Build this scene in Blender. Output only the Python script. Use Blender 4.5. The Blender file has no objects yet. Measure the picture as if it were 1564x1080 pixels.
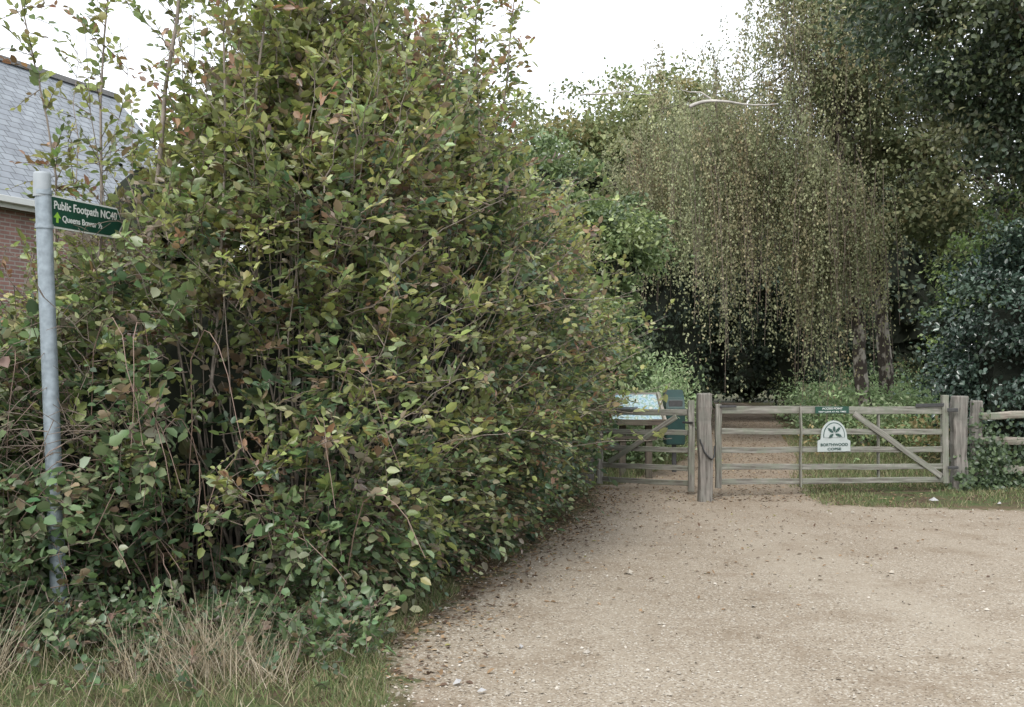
import bpy, math, random, bmesh
import numpy as np
from mathutils import Vector, Matrix
rng = np.random.default_rng(7); random.seed(7)
scene = bpy.context.scene
COL = scene.collection

# ------------------------------------------------------------------ helpers
def nrm(a):
    return a/np.maximum(np.linalg.norm(a,axis=-1,keepdims=True),1e-9)
def sn(P,scale,seed):
    r=np.random.default_rng(seed); k=r.normal(size=(9,3))*scale; ph=r.uniform(0,6.28,9)
    return np.sin(P@k.T+ph).sum(1)/3.0
def empty(name,loc=(0,0,0)):
    e=bpy.data.objects.new(name,None); e.location=loc; e.empty_display_size=.2; COL.objects.link(e); return e
def par(ch,p):
    if p is not None:
        ch.parent=p; ch.matrix_parent_inverse=Matrix.Translation(p.location).inverted()
    return ch
def obj(name,me,mat=None,parent=None):
    o=bpy.data.objects.new(name,me); COL.objects.link(o)
    if mat: me.materials.append(mat)
    return par(o,parent)
def np_mesh(name,V,F,C=None,smooth=True):
    me=bpy.data.meshes.new(name); nf,k=F.shape
    me.vertices.add(len(V)); me.vertices.foreach_set("co",V.astype(np.float32).ravel())
    me.loops.add(nf*k); me.loops.foreach_set("vertex_index",F.astype(np.int32).ravel())
    me.polygons.add(nf); me.polygons.foreach_set("loop_start",np.arange(0,nf*k,k,dtype=np.int32))
    if C is not None:
        a=me.color_attributes.new("Col",'FLOAT_COLOR','POINT')
        a.data.foreach_set("color",np.concatenate([C,np.ones((len(C),1))],1).astype(np.float32).ravel())
    me.update(calc_edges=True)
    me.polygons.foreach_set("use_smooth",np.full(nf,smooth))
    return me
TEMPL={
 'ovate':(np.array([[0,0,0],[.28,-.44,.07],[.68,-.38,.06],[1,0,-.08],[.68,.38,.06],[.28,.44,.07]]),np.array([[0,3,2,1],[0,5,4,3]])),
 'rhomb':(np.array([[0,0,0],[.45,-.5,.06],[1,0,-.05],[.45,.5,.06]]),np.array([[0,1,2,3]])),
 'blade':(np.array([[0,-.5,0],[0,.5,0],[.55,.35,.06],[.55,-.35,.06],[1,.05,.22],[1,-.05,.22]]),np.array([[0,1,2,3],[3,2,4,5]])),
 'stone':(np.array([[1,.1,0],[-1,0,.1],[.1,1,0],[0,-1,.1],[0,0,.7],[0,0,-.6]]),np.array([[0,2,4],[2,1,4],[1,3,4],[3,0,4]])),
}
def scatter(name,P,T,N,L,W,C,mat,shape='ovate',parent=None):
    tv,tf=TEMPL[shape]; n=len(P)
    T=nrm(T); B=nrm(np.cross(N,T)); N2=np.cross(T,B)
    L=np.broadcast_to(L,(n,)); W=np.broadcast_to(W,(n,))
    V=(P[:,None,:]+tv[None,:,0,None]*(T*L[:,None])[:,None,:]+tv[None,:,1,None]*(B*W[:,None])[:,None,:]
       +tv[None,:,2,None]*(N2*L[:,None])[:,None,:])
    nv=len(tv)
    F=(tf[None]+(np.arange(n)*nv)[:,None,None]).reshape(-1,tf.shape[1])
    Cv=np.repeat(C,nv,axis=0)
    me=np_mesh(name,V.reshape(-1,3),F,Cv,smooth=(shape!='stone'))
    return obj(name,me,mat,parent)
def tubes(name,paths,rad,mat,sides=5,parent=None):
    N,K,_=paths.shape
    T=nrm(np.gradient(paths,axis=1)); ref=np.array([.31,.17,.13])
    U=nrm(np.cross(T,ref)); Vv=np.cross(T,U)
    a=np.arange(sides)*2*math.pi/sides
    R=(U[:,:,None,:]*np.cos(a)[None,None,:,None]+Vv[:,:,None,:]*np.sin(a)[None,None,:,None])*rad[:,:,None,None]
    V=(paths[:,:,None,:]+R).reshape(-1,3)
    n,k,s=np.meshgrid(np.arange(N),np.arange(K-1),np.arange(sides),indexing='ij')
    s2=(s+1)%sides; b=n*K*sides
    F=np.stack([b+k*sides+s,b+k*sides+s2,b+(k+1)*sides+s2,b+(k+1)*sides+s],-1).reshape(-1,4)
    return obj(name,np_mesh(name,V,F),mat,parent)
def curve_path(pts,K,wob=0.0):
    pts=np.array(pts,float); t=np.linspace(0,1,len(pts)); q=np.linspace(0,1,K)
    out=np.stack([np.interp(q,t,pts[:,i]) for i in range(3)],1)
    for _ in range(2): out[1:-1]=(out[:-2]+2*out[1:-1]+out[2:])/4
    if wob: out[1:]+=rng.normal(size=(K-1,3))*wob
    return out
def uni(n,a,b): return rng.uniform(a,b,n)
def rvec(n): return nrm(rng.normal(size=(n,3)))

# ------------------------------------------------------------------ materials
def mat_new(name):
    m=bpy.data.materials.new(name); m.use_nodes=True; nt=m.node_tree
    return m,nt,nt.nodes,nt.links,nt.nodes["Principled BSDF"]
def leaf_mat(name,rough=.5,spec=.5,trans=.3):
    m,nt,nd,lk,b=mat_new(name)
    a=nd.new("ShaderNodeAttribute"); a.attribute_name="Col"
    lk.new(a.outputs["Color"],b.inputs["Base Color"])
    b.inputs["Roughness"].default_value=rough; b.inputs["Specular IOR Level"].default_value=spec
    if trans<=0: return m
    tr=nd.new("ShaderNodeBsdfTranslucent")
    g=nd.new("ShaderNodeHueSaturation"); g.inputs["Value"].default_value=1.6; g.inputs["Saturation"].default_value=1.1
    lk.new(a.outputs["Color"],g.inputs["Color"]); lk.new(g.outputs[0],tr.inputs["Color"])
    mx=nd.new("ShaderNodeMixShader"); mx.inputs[0].default_value=trans
    lk.new(b.outputs[0],mx.inputs[1]); lk.new(tr.outputs[0],mx.inputs[2]); lk.new(mx.outputs[0],nd["Material Output"].inputs[0])
    return m
def plain(name,col,rough=.6,metal=0,noise=0,nscale=20):
    m,nt,nd,lk,b=mat_new(name)
    b.inputs["Roughness"].default_value=rough; b.inputs["Metallic"].default_value=metal
    if noise<=0: b.inputs["Base Color"].default_value=(*col,1); return m
    tc=nd.new("ShaderNodeTexCoord"); n=nd.new("ShaderNodeTexNoise"); n.inputs["Scale"].default_value=nscale; n.inputs["Detail"].default_value=4
    lk.new(tc.outputs["Object"],n.inputs["Vector"])
    r=nd.new("ShaderNodeValToRGB"); c=np.array(col)
    r.color_ramp.elements[0].position=.3; r.color_ramp.elements[1].position=.7
    r.color_ramp.elements[0].color=(*(c*(1-noise)),1); r.color_ramp.elements[1].color=(*np.minimum(c*(1+noise),1),1)
    lk.new(n.outputs["Fac"],r.inputs[0]); lk.new(r.outputs[0],b.inputs["Base Color"])
    return m
def wood_mat(name,c1,c2,lichen=(.17,.185,.14)):
    m,nt,nd,lk,b=mat_new(name)
    tc=nd.new("ShaderNodeTexCoord"); mp=nd.new("ShaderNodeMapping"); mp.inputs["Scale"].default_value=(1.5,28,28)
    oi=nd.new("ShaderNodeObjectInfo"); add=nd.new("ShaderNodeVectorMath"); add.operation='ADD'
    sc=nd.new("ShaderNodeMath"); sc.operation='MULTIPLY'; sc.inputs[1].default_value=30
    lk.new(oi.outputs["Random"],sc.inputs[0]); lk.new(tc.outputs["Object"],add.inputs[0]); lk.new(sc.outputs[0],add.inputs[1])
    lk.new(add.outputs[0],mp.inputs[0])
    n=nd.new("ShaderNodeTexNoise"); n.inputs["Scale"].default_value=1.6; n.inputs["Detail"].default_value=8; lk.new(mp.outputs[0],n.inputs["Vector"])
    r=nd.new("ShaderNodeValToRGB"); r.color_ramp.elements[0].position=.38; r.color_ramp.elements[1].position=.60
    r.color_ramp.elements[0].color=(*c1,1); r.color_ramp.elements[1].color=(*c2,1); lk.new(n.outputs["Fac"],r.inputs[0])
    n2=nd.new("ShaderNodeTexNoise"); n2.inputs["Scale"].default_value=6; n2.inputs["Detail"].default_value=6; n2.inputs["Roughness"].default_value=.7; lk.new(add.outputs[0],n2.inputs["Vector"])
    r2=nd.new("ShaderNodeValToRGB"); r2.color_ramp.elements[0].position=.42; r2.color_ramp.elements[1].position=.66
    lk.new(n2.outputs["Fac"],r2.inputs[0])
    mx=nd.new("ShaderNodeMix"); mx.data_type='RGBA'; lk.new(r2.outputs[0],mx.inputs[0]); lk.new(r.outputs[0],mx.inputs[6]); mx.inputs[7].default_value=(*lichen,1)
    lk.new(mx.outputs[2],b.inputs["Base Color"]); b.inputs["Roughness"].default_value=.85
    bp=nd.new("ShaderNodeBump"); bp.inputs["Strength"].default_value=.7; bp.inputs["Distance"].default_value=.01
    lk.new(n.outputs["Fac"],bp.inputs["Height"]); lk.new(bp.outputs[0],b.inputs["Normal"])
    return m
M_leaf=leaf_mat("hedge_leaf",.40,.6,.3); M_far=leaf_mat("tree_leaf",.6,.3,.25); M_holly=leaf_mat("holly_leaf",.3,.6,0)
M_dry=leaf_mat("dry_leaf",.7,.2,0); M_stone=leaf_mat("stone",.85,.2,0.0); M_grass=leaf_mat("grass_blade",.6,.3,.2); M_dark=leaf_mat("dark_tree_leaf",.6,.25,0)
M_twig=plain("twig_bark",(.16,.125,.10),.8); M_bark=plain("bark",(.08,.066,.052),.9,0,.5,8)
M_stem=plain("hazel_bark",(.23,.195,.165),.75,0,.35,14)
M_core=plain("shade_core",(.016,.021,.012),.9)  # near-black colour stands in for the shade between leaves
M_wood=wood_mat("weathered_oak",(.11,.10,.085),(.26,.25,.22)); M_post=wood_mat("weathered_post",(.09,.08,.07),(.21,.193,.172),(.155,.155,.135))
M_rail=wood_mat("cleft_chestnut",(.14,.115,.095),(.33,.295,.25))
M_darkwood=wood_mat("dark_frame",(.05,.038,.03),(.10,.08,.06),(.09,.09,.06))
M_galv=plain("galvanised_steel",(.25,.295,.33),.5,.2,.22,25); M_iron=plain("iron",(.07,.07,.07),.5,.6,.2,20)
M_green=plain("sign_green",(.008,.055,.035),.4,0,.1,10); M_white=plain("white_paint",(.62,.64,.62),.5)
M_pale=plain("sign_pale",(.38,.42,.41),.5,0,.08,10); M_bin=plain("bin_green",(.006,.035,.03),.45,0,.2,6)
M_deadbr=plain("dead_birch_branch",(.42,.40,.37),.8,0,.4,6)
def birch_mat():
    m,nt,nd,lk,b=mat_new("birch_bark"); tc=nd.new("ShaderNodeTexCoord"); mp=nd.new("ShaderNodeMapping"); mp.inputs["Scale"].default_value=(3,3,1.6)
    n=nd.new("ShaderNodeTexNoise"); n.inputs["Scale"].default_value=2.4; n.inputs["Detail"].default_value=7
    lk.new(tc.outputs["Object"],mp.inputs[0]); lk.new(mp.outputs[0],n.inputs["Vector"])
    r=nd.new("ShaderNodeValToRGB"); r.color_ramp.elements[0].position=.50; r.color_ramp.elements[1].position=.58
    r.color_ramp.elements[0].color=(.055,.043,.036,1); r.color_ramp.elements[1].color=(.36,.33,.29,1)
    lk.new(n.outputs["Fac"],r.inputs[0]); lk.new(r.outputs[0],b.inputs["Base Color"]); b.inputs["Roughness"].default_value=.85
    return m
M_birch=birch_mat()
def ground_mat():
    m,nt,nd,lk,b=mat_new("ground_and_gravel")
    tc=nd.new("ShaderNodeTexCoord"); V=tc.outputs["Object"]
    def noise(s,d=5,ro=.6,vec=None):
        n=nd.new("ShaderNodeTexNoise"); n.inputs["Scale"].default_value=s; n.inputs["Detail"].default_value=d; n.inputs["Roughness"].default_value=ro; lk.new(vec or V,n.inputs["Vector"]); return n.outputs["Fac"]
    def ramp(f,p0,c0,p1,c1):
        r=nd.new("ShaderNodeValToRGB"); e=r.color_ramp.elements; e[0].position=p0;e[1].position=p1;e[0].color=(*c0,1);e[1].color=(*c1,1); lk.new(f,r.inputs[0]); return r.outputs[0]
    def mix(f,a,c,blend='MIX'):
        x=nd.new("ShaderNodeMix"); x.data_type='RGBA'; x.blend_type=blend
        if isinstance(f,float): x.inputs[0].default_value=f
        else: lk.new(f,x.inputs[0])
        for s,i in((a,6),(c,7)):
            if isinstance(s,tuple): x.inputs[i].default_value=(*s,1)
            else: lk.new(s,x.inputs[i])
        return x.outputs[2]
    g1=ramp(noise(.5,4),.35,(.215,.172,.122),.65,(.315,.27,.21))
    g2=ramp(noise(60,3,.7),.3,(.18,.145,.105),.65,(.365,.325,.265))
    grav=mix(.5,g1,g2)
    vo=nd.new("ShaderNodeTexVoronoi"); vo.inputs["Scale"].default_value=95; lk.new(V,vo.inputs["Vector"])
    sep=nd.new("ShaderNodeSeparateColor"); lk.new(vo.outputs["Color"],sep.inputs[0])
    st=ramp(sep.outputs[0],.80,(0,0,0),.92,(.8,.8,.8)); grav=mix(st,grav,(.47,.44,.38))
    dk=ramp(sep.outputs[1],.82,(0,0,0),.96,(.8,.8,.8)); grav=mix(dk,grav,(.11,.086,.063))
    pat=ramp(noise(1.3,8,.78),.50,(0,0,0),.67,(.7,.7,.7)); grav=mix(pat,grav,(.17,.127,.085))
    mp=nd.new("ShaderNodeMapping"); mp.inputs["Rotation"].default_value=(0,0,.12); mp.inputs["Scale"].default_value=(1.0,.16,1); lk.new(V,mp.inputs[0])
    trk=ramp(noise(.9,3,.6,mp.outputs[0]),.5,(0,0,0),.62,(.4,.4,.4)); grav=mix(trk,grav,(.335,.295,.235))
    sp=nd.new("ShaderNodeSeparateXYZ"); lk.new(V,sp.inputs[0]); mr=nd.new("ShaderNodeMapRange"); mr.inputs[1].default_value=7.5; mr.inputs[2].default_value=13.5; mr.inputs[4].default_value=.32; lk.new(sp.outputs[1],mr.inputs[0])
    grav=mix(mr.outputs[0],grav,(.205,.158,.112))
    soil=ramp(noise(14,6,.7),.35,(.04,.03,.02),.7,(.13,.095,.06))
    gr=ramp(noise(2.2,6,.7),.42,(0,0,0),.58,(1,1,1)); green=ramp(noise(50,3),.3,(.035,.052,.02),.7,(.09,.115,.045))
    soil=mix(gr,soil,green)
    at=nd.new("ShaderNodeAttribute"); at.attribute_name="Col"; s2=nd.new("ShaderNodeSeparateColor"); lk.new(at.outputs["Color"],s2.inputs[0])
    ad=nd.new("ShaderNodeMath"); ad.operation='ADD'; lk.new(s2.outputs[0],ad.inputs[0])
    nn=nd.new("ShaderNodeMath"); nn.operation='MULTIPLY_ADD'; lk.new(noise(5,6,.75),nn.inputs[0]); nn.inputs[1].default_value=1.6; nn.inputs[2].default_value=-.8; lk.new(nn.outputs[0],ad.inputs[1])
    mk=ramp(ad.outputs[0],.42,(0,0,0),.58,(1,1,1))
    col=mix(mk,soil,grav)
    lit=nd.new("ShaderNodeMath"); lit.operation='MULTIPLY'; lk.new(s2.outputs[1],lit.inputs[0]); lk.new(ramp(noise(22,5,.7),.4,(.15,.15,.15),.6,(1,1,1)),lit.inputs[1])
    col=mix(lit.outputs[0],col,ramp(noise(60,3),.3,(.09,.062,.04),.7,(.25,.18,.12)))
    lk.new(col,b.inputs["Base Color"]); b.inputs["Roughness"].default_value=.95; b.inputs["Specular IOR Level"].default_value=.15
    bp=nd.new("ShaderNodeBump"); bp.inputs["Strength"].default_value=.45; bp.inputs["Distance"].default_value=.012
    lk.new(noise(55,4,.7),bp.inputs["Height"]); lk.new(bp.outputs[0],b.inputs["Normal"])
    return m
M_ground=ground_mat()

# ------------------------------------------------------------------ ground
edge=np.array([[-1.3,-6],[-.9,2],[-.45,5.18],[-.68,6.14],[-.37,7.54],[.10,9.43],[.62,11.4],[1.0,13.0],[1.05,14.0],[1.2,15.3]])
def left_edge(y): return np.interp(y,edge[:,1],edge[:,0])
def path_c(y): return np.interp(y,[13,14.5,20,29,44,60],[2.5,2.6,4.35,6.3,9.3,11.5])
def path_hw(y): return np.interp(y,[13,15,20,29,44],[1.35,1.35,1.15,1.1,1.2])
def grav_mask(x,y):
    back=np.interp(x,[-2,3.1,3.5,5.8,9,20],[40,14.2,13.2,12.6,12.3,12.0])
    d=np.minimum(x-left_edge(y),back-y)
    dp=path_hw(y)-np.abs(x-path_c(y)); dp=np.where(y>13.0,dp,-9)
    d=np.maximum(np.where(y<15.5,d,-9),dp)
    return d
def grid_sheet(name,x0,x1,y0,y1,nx,ny,z,masked):
    X,Y=np.meshgrid(np.linspace(x0,x1,nx),np.linspace(y0,y1,ny))
    X=X.ravel();Y=Y.ravel()
    V=np.stack([X,Y,np.full_like(X,z)],1)
    if masked:
        d=grav_mask(X,Y); m=np.clip(.5+d/.7,0,1)
    else: m=np.zeros_like(X); d=m-9
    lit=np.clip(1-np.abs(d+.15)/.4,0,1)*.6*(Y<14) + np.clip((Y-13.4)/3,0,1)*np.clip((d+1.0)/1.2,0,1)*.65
    if not masked: lit=m*0
    C=np.stack([m,np.clip(lit,0,1),m*0],1)
    i,j=np.meshgrid(np.arange(ny-1),np.arange(nx-1),indexing='ij'); a=(i*nx+j).ravel()
    F=np.stack([a,a+1,a+nx+1,a+nx],1)
    return obj(name,np_mesh(name,V,F,C),M_ground)
grid_sheet("ground",-300,300,-60,500,40,40,0,False)
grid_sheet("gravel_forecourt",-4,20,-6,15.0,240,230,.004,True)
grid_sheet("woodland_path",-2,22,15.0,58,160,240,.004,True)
n=42000; Y=4.6+ (uni(n,0,1)**1.9)*8; X=uni(n,-1.0,8.0); d=grav_mask(X,Y)
k=(d>-.25)&(X<Y*.52)&((uni(n,0,1)<.25+.75*np.exp(-np.maximum(d,0)/.9)))
X=X[k];Y=Y[k];n=len(X); sz=np.exp(rng.normal(size=n)*.5)*.0052
big=uni(n,0,1)<.006; sz[big]*=2.3
P=np.stack([X,Y,sz*.3+.004],1); T=rvec(n); T[:,2]*=.25
base=np.array([[.37,.335,.28],[.28,.24,.185],[.48,.445,.39],[.20,.165,.125]])
C=base[rng.choice(4,n,p=[.35,.3,.17,.18])]*uni(n,.8,1.15)[:,None]; C[big]*=.8
scatter("gravel_stones",P,T,np.tile([0,0,1.],(n,1))+rvec(n)*.3,sz,sz*uni(n,.6,.95),C,M_stone,'stone')
P=np.array([[5.2,13.35,.03],[-.28,5.55,.02],[-.15,5.4,.02],[.05,6.3,.015],[5.9,13.1,.02]]); n=len(P)
scatter("loose_stones",P,rvec(n)*[1,1,.2],np.tile([0,0,1.],(n,1)),np.array([.06,.03,.025,.02,.04]),np.array([.05,.022,.02,.018,.03]),np.full((n,3),.36),M_stone,'stone')
def litter(name,X,Y,size,z=.012):
    n=len(X); P=np.stack([X,Y,uni(n,z*.5,z*1.8)],1); T=rvec(n)*[1,1,.25]
    base=np.array([[.17,.11,.06],[.25,.17,.10],[.10,.065,.045],[.30,.23,.15],[.22,.20,.08]])
    C=base[rng.choice(5,n,p=[.3,.25,.25,.15,.05])]*uni(n,.7,1.2)[:,None]
    L=size*uni(n,.35,1.2)
    return scatter(name,P,T,np.tile([0,0,1.],(n,1))+rvec(n)*.35,L,L*.6,C,M_dry,'ovate')
n=3200; Y=uni(n,5.5,15); X=left_edge(Y)+rng.normal(size=n)*.28-.07
n2=6500; Y2=13.4+uni(n2,0,1)**1.3*26; X2=path_c(Y2)+rng.normal(size=n2)*1.1
n3=900; Y3=7+7*uni(n3,0,1)**.6; X3=left_edge(Y3)+np.abs(rng.normal(size=n3))*2.8
n4=2800; X4=uni(n4,3,10); Y4=uni(n4,13.4,22)
litter("leaf_litter",np.r_[X,X2,X3,X4],np.r_[Y,Y2,Y3,Y4],.042)

# ------------------------------------------------------------------ grass
def grass(name,X,Y,h,w,cols,lean=.35,z0=0.0,parent=None):
    n=len(X); P=np.stack([X,Y,np.full(n,z0)],1); T=np.stack([rng.normal(size=n)*lean,rng.normal(size=n)*lean,np.ones(n)],1)
    cols=np.array(cols); C=cols[rng.integers(0,len(cols),n)]*uni(n,.7,1.3)[:,None]
    return scatter(name,P,T,rvec(n)*[1,1,.1],h,w,C,M_grass,'blade',parent)
GR=[(.14,.18,.07),(.10,.14,.055),(.18,.19,.095),(.25,.22,.13)]
n=24000; X=uni(n,3.1,12); Y=12.0+uni(n,0,1)*4.5; P=np.stack([X,Y,X*0],1); d=grav_mask(X,Y)
k=(d<.1)&(uni(n,0,1)<np.clip(.4+.7*sn(P,1.6,11)-d*.4,.04,1)); X=X[k];Y=Y[k]
Yb=uni(12000,5.0,15.0); Xb=left_edge(Yb)-np.abs(rng.normal(size=12000))*.22-.1; kb=sn(np.stack([Xb,Yb,Xb*0],1),1.5,12)>.1; Xb=Xb[kb];Yb=Yb[kb]
Xc=uni(9000,-4.5,-.5); Yc=uni(9000,4.4,6.4); kc=(grav_mask(Xc,Yc)<-.05)&(sn(np.stack([Xc,Yc,Xc*0],1),2.5,14)>.15); Xc=Xc[kc];Yc=Yc[kc]
Yd=uni(12000,15,30); Xd=path_c(Yd)+path_hw(Yd)*.8+np.abs(rng.normal(size=12000))*2.5
Ye=uni(4000,15.5,24); Xe=path_c(Ye)-path_hw(Ye)-np.abs(rng.normal(size=4000))*.8
XX=np.r_[X,Xb,Xc,Xd,Xe]; YY=np.r_[Y,Yb,Yc,Yd,Ye]
hh=np.r_[uni(len(X),.03,.09),uni(len(Xb),.03,.09),uni(len(Xc),.04,.13),uni(len(Xd),.06,.2),uni(len(Xe),.06,.2)]
grass("grass_verge",XX,YY,hh,np.where(YY>11,.010,.006),GR,.5)
def tuft(cx,cy,n,r,h0,h1):
    X=cx+rng.normal(size=n)*r; Y=cy+rng.normal(size=n)*r*.8; return X,Y,uni(n,h0,h1)
parts=[tuft(-1.62,5.75,340,.15,.12,.52),tuft(-1.3,5.6,130,.14,.1,.34),tuft(-2.0,5.7,140,.2,.1,.34),tuft(-2.75,5.6,130,.1,.2,.65),tuft(-1.9,5.3,260,.5,.05,.18)]
X=np.concatenate([p[0] for p in parts]);Y=np.concatenate([p[1] for p in parts]);h=np.concatenate([p[2] for p in parts])
grass("dry_grass_tuft",X,Y,h,.0045,[(.36,.31,.22),(.27,.22,.15),(.43,.38,.29)],.55)

# ------------------------------------------------------------------ hedge
ctl=np.array([[-8,8.3,1.6],[-5.2,7.8,1.6],[-3.9,7.5,1.7],[-3.2,7.3,2.1],[-2.7,7.15,2.95],[-2.2,7.0,3.45],[-1.35,6.75,3.6],[-.9,7.05,3.65],[-.68,7.8,3.75],[-.4,8.9,3.95],[-.05,10.3,4.05],[.32,12,3.8],[.5,13.4,3.5],[.55,14.6,3.1],[.2,15.5,3.0],[-1.2,16.2,3.0],[-4,16.8,3.0]])
cc=ctl
for _ in range(2):
    q=cc[:-1]*.75+cc[1:]*.25; r=cc[:-1]*.25+cc[1:]*.75; cc=np.concatenate([cc[:1],np.stack([q,r],1).reshape(-1,3),cc[-1:]])
S=np.r_[0,np.cumsum(np.linalg.norm(np.diff(cc[:,:2],axis=0),axis=1))]
def hpos(s):
    H=np.interp(s,S,cc[:,2]); return np.interp(s,S,cc[:,0]),np.interp(s,S,cc[:,1]),H*(1+.05*np.sin(s*4.1)+.04*np.sin(s*9.3+1))
def hsurf(s,w,extra=0):
    x,y,H=hpos(s); x1,y1,_=hpos(s+.25); x0,y0,_=hpos(s-.25)
    t=nrm(np.stack([x1-x0,y1-y0],1)); nx,ny=t[:,1],-t[:,0]
    off=np.interp(w,[0,.1,.3,.6,.8,1,1.35],[-.15,.2,.36,.28,.06,-.45,-1.5])+extra
    z=np.interp(w,[0,1,1.35],[.04,.97,1.03])*H
    P=np.stack([x+nx*off,y+ny*off,z],1); Nn=np.stack([nx,ny,np.interp(w,[0,.6,1,1.3],[-.05,.2,.8,1.5])],1)
    up=np.clip(z/2,.3,1)
    P=P+nrm(Nn)*((.27*sn(P,1.3,21)+.22*sn(P,3.2,22))*up)[:,None]
    return P,nrm(Nn)
def sprigs(P,D,K,ln,leafL,ratio,C,jit=.28,twist=.5):
    n=len(P); up=np.array([0,0,1.])
    side=nrm(np.cross(D,up+rvec(n)*.5)); nn=nrm(np.cross(side,D)); nn*=np.sign(nn[:,2:3]+1e-6)
    k=(np.arange(K)+1)/K
    ln=np.broadcast_to(ln,(n,))
    pts=P[:,None,:]+D[:,None,:]*(ln[:,None]*k[None])[:,:,None]-up*(.22*ln[:,None]*k[None]**2)[:,:,None]
    sgn=np.where(np.arange(K)%2==0,1,-1)[None,:,None]
    T=D[:,None,:]*.65+side[:,None,:]*sgn*.8+rng.normal(size=(n,K,3))*.3; T[:,-1]=D+rng.normal(size=(n,3))*.2
    N=nn[:,None,:]+rng.normal(size=(n,K,3))*twist
    Cc=C[:,None,:]*(1+rng.normal(size=(n,K,1))*jit)*(1+rng.normal(size=(n,K,3))*.06)
    odd=rng.uniform(size=(n,K))<.045; Cc[odd]=np.array([.27,.21,.13])*rng.uniform(.6,1.2,(odd.sum(),1))
    sp=rng.uniform(.75,1.25,(n,1))
    L=(leafL*sp*rng.uniform(.5,1.2,(n,K))).ravel()
    tw=np.stack([P,pts[:,K//2],pts[:,-1]],1)
    return pts.reshape(-1,3),T.reshape(-1,3),N.reshape(-1,3),L,L*ratio,np.clip(Cc.reshape(-1,3),.005,.9),tw
def clear(A):
    """keep leaves off the finger sign and the upper half of its post"""
    P=A[0]; x,y,z=P.T
    near=(z>2.38)&(z<2.74)&(y<7.35)&(x>-2.95)&(x<-2.35)
    post=(z>1.05)&(y<6.45)&(x>-2.95)&(x<-2.45)
    k=~(near|post); return tuple(A[i][k] for i in range(6))+(A[6],)
hedge=empty("beech_hedge",(-1.5,8.5,0))
PAL=dict(yg=(.255,.28,.105),mid=(.16,.205,.085),dark=(.075,.12,.065),brown=(.21,.15,.10),rust=(.26,.165,.10),pale=(.34,.36,.21),pink=(.24,.205,.16))
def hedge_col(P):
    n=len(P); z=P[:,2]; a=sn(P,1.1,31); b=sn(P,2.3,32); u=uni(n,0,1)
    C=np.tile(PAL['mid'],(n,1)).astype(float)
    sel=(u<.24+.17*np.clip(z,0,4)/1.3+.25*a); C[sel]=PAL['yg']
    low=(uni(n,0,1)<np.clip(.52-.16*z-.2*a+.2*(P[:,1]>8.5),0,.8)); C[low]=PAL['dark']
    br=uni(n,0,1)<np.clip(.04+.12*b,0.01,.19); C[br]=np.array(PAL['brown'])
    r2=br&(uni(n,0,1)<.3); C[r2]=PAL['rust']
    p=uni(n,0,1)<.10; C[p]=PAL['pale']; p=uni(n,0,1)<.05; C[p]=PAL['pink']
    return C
n=15000; smax=S[-1]
s=uni(n,1.8,smax-1.5); w=uni(n,0,1.3)
P,Nn=hsurf(s,w)
gap=sn(P,2.6,41); keep=(gap>-.62+.4*np.clip(1.8-P[:,2],0,1)*(P[:,1]<8.5))|(uni(n,0,1)<.2)
far=(P[:,1]>15.2)&(uni(n,0,1)<.5); keep&=~far
P=P[keep];Nn=Nn[keep];n=len(P)
P-=Nn*(rng.exponential(.18,n)-.04)[:,None]
D=nrm(Nn*.7+np.array([0,0,1.])*(-.1+.7*uni(n,0,1))[:,None]+rvec(n)*.8)
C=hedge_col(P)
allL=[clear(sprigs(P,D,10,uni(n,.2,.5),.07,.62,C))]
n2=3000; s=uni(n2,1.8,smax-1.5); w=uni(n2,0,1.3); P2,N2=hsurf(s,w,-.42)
D2=nrm(N2+rvec(n2)*.9); C2=hedge_col(P2)*.65  # inner layer: shade painted in by darkening the leaf colours
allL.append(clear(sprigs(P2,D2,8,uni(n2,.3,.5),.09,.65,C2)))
# leaves in the top of the hedge, well behind its face
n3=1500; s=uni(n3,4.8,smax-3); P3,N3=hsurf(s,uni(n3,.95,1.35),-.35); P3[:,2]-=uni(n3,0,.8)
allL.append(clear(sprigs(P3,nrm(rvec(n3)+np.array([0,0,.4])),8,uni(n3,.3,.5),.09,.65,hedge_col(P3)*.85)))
def shoots(s,w,hgt,lean,ex=-.25):
    P,Nn=hsurf(s,w,ex); n=len(P); K=8
    d=nrm(np.tile([0,0,1.],(n,1))+Nn*lean[:,None]*[1,1,.3]+rvec(n)*.35)
    bend=rvec(n)*.35; t=np.linspace(0,1,K)
    path=P[:,None,:]+d[:,None,:]*(hgt[:,None]*t)[:,:,None]+bend[:,None,:]*(hgt[:,None]*t**2)[:,:,None]
    path+=rng.normal(size=path.shape)*.014
    return path
s=np.r_[uni(30,4.5,6.6),uni(150,5.6,S[-1]-5)]; w=uni(len(s),.72,1.25)
hg=uni(len(s),.5,1.3); hg[:30]=uni(30,.8,2.0)
sh=shoots(s,w,hg,uni(len(s),.1,.7))
s=uni(210,4.4,S[-1]-5); sh2=shoots(s,uni(210,.15,.85),uni(210,.45,1.0),uni(210,1.0,3),-.12)
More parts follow.
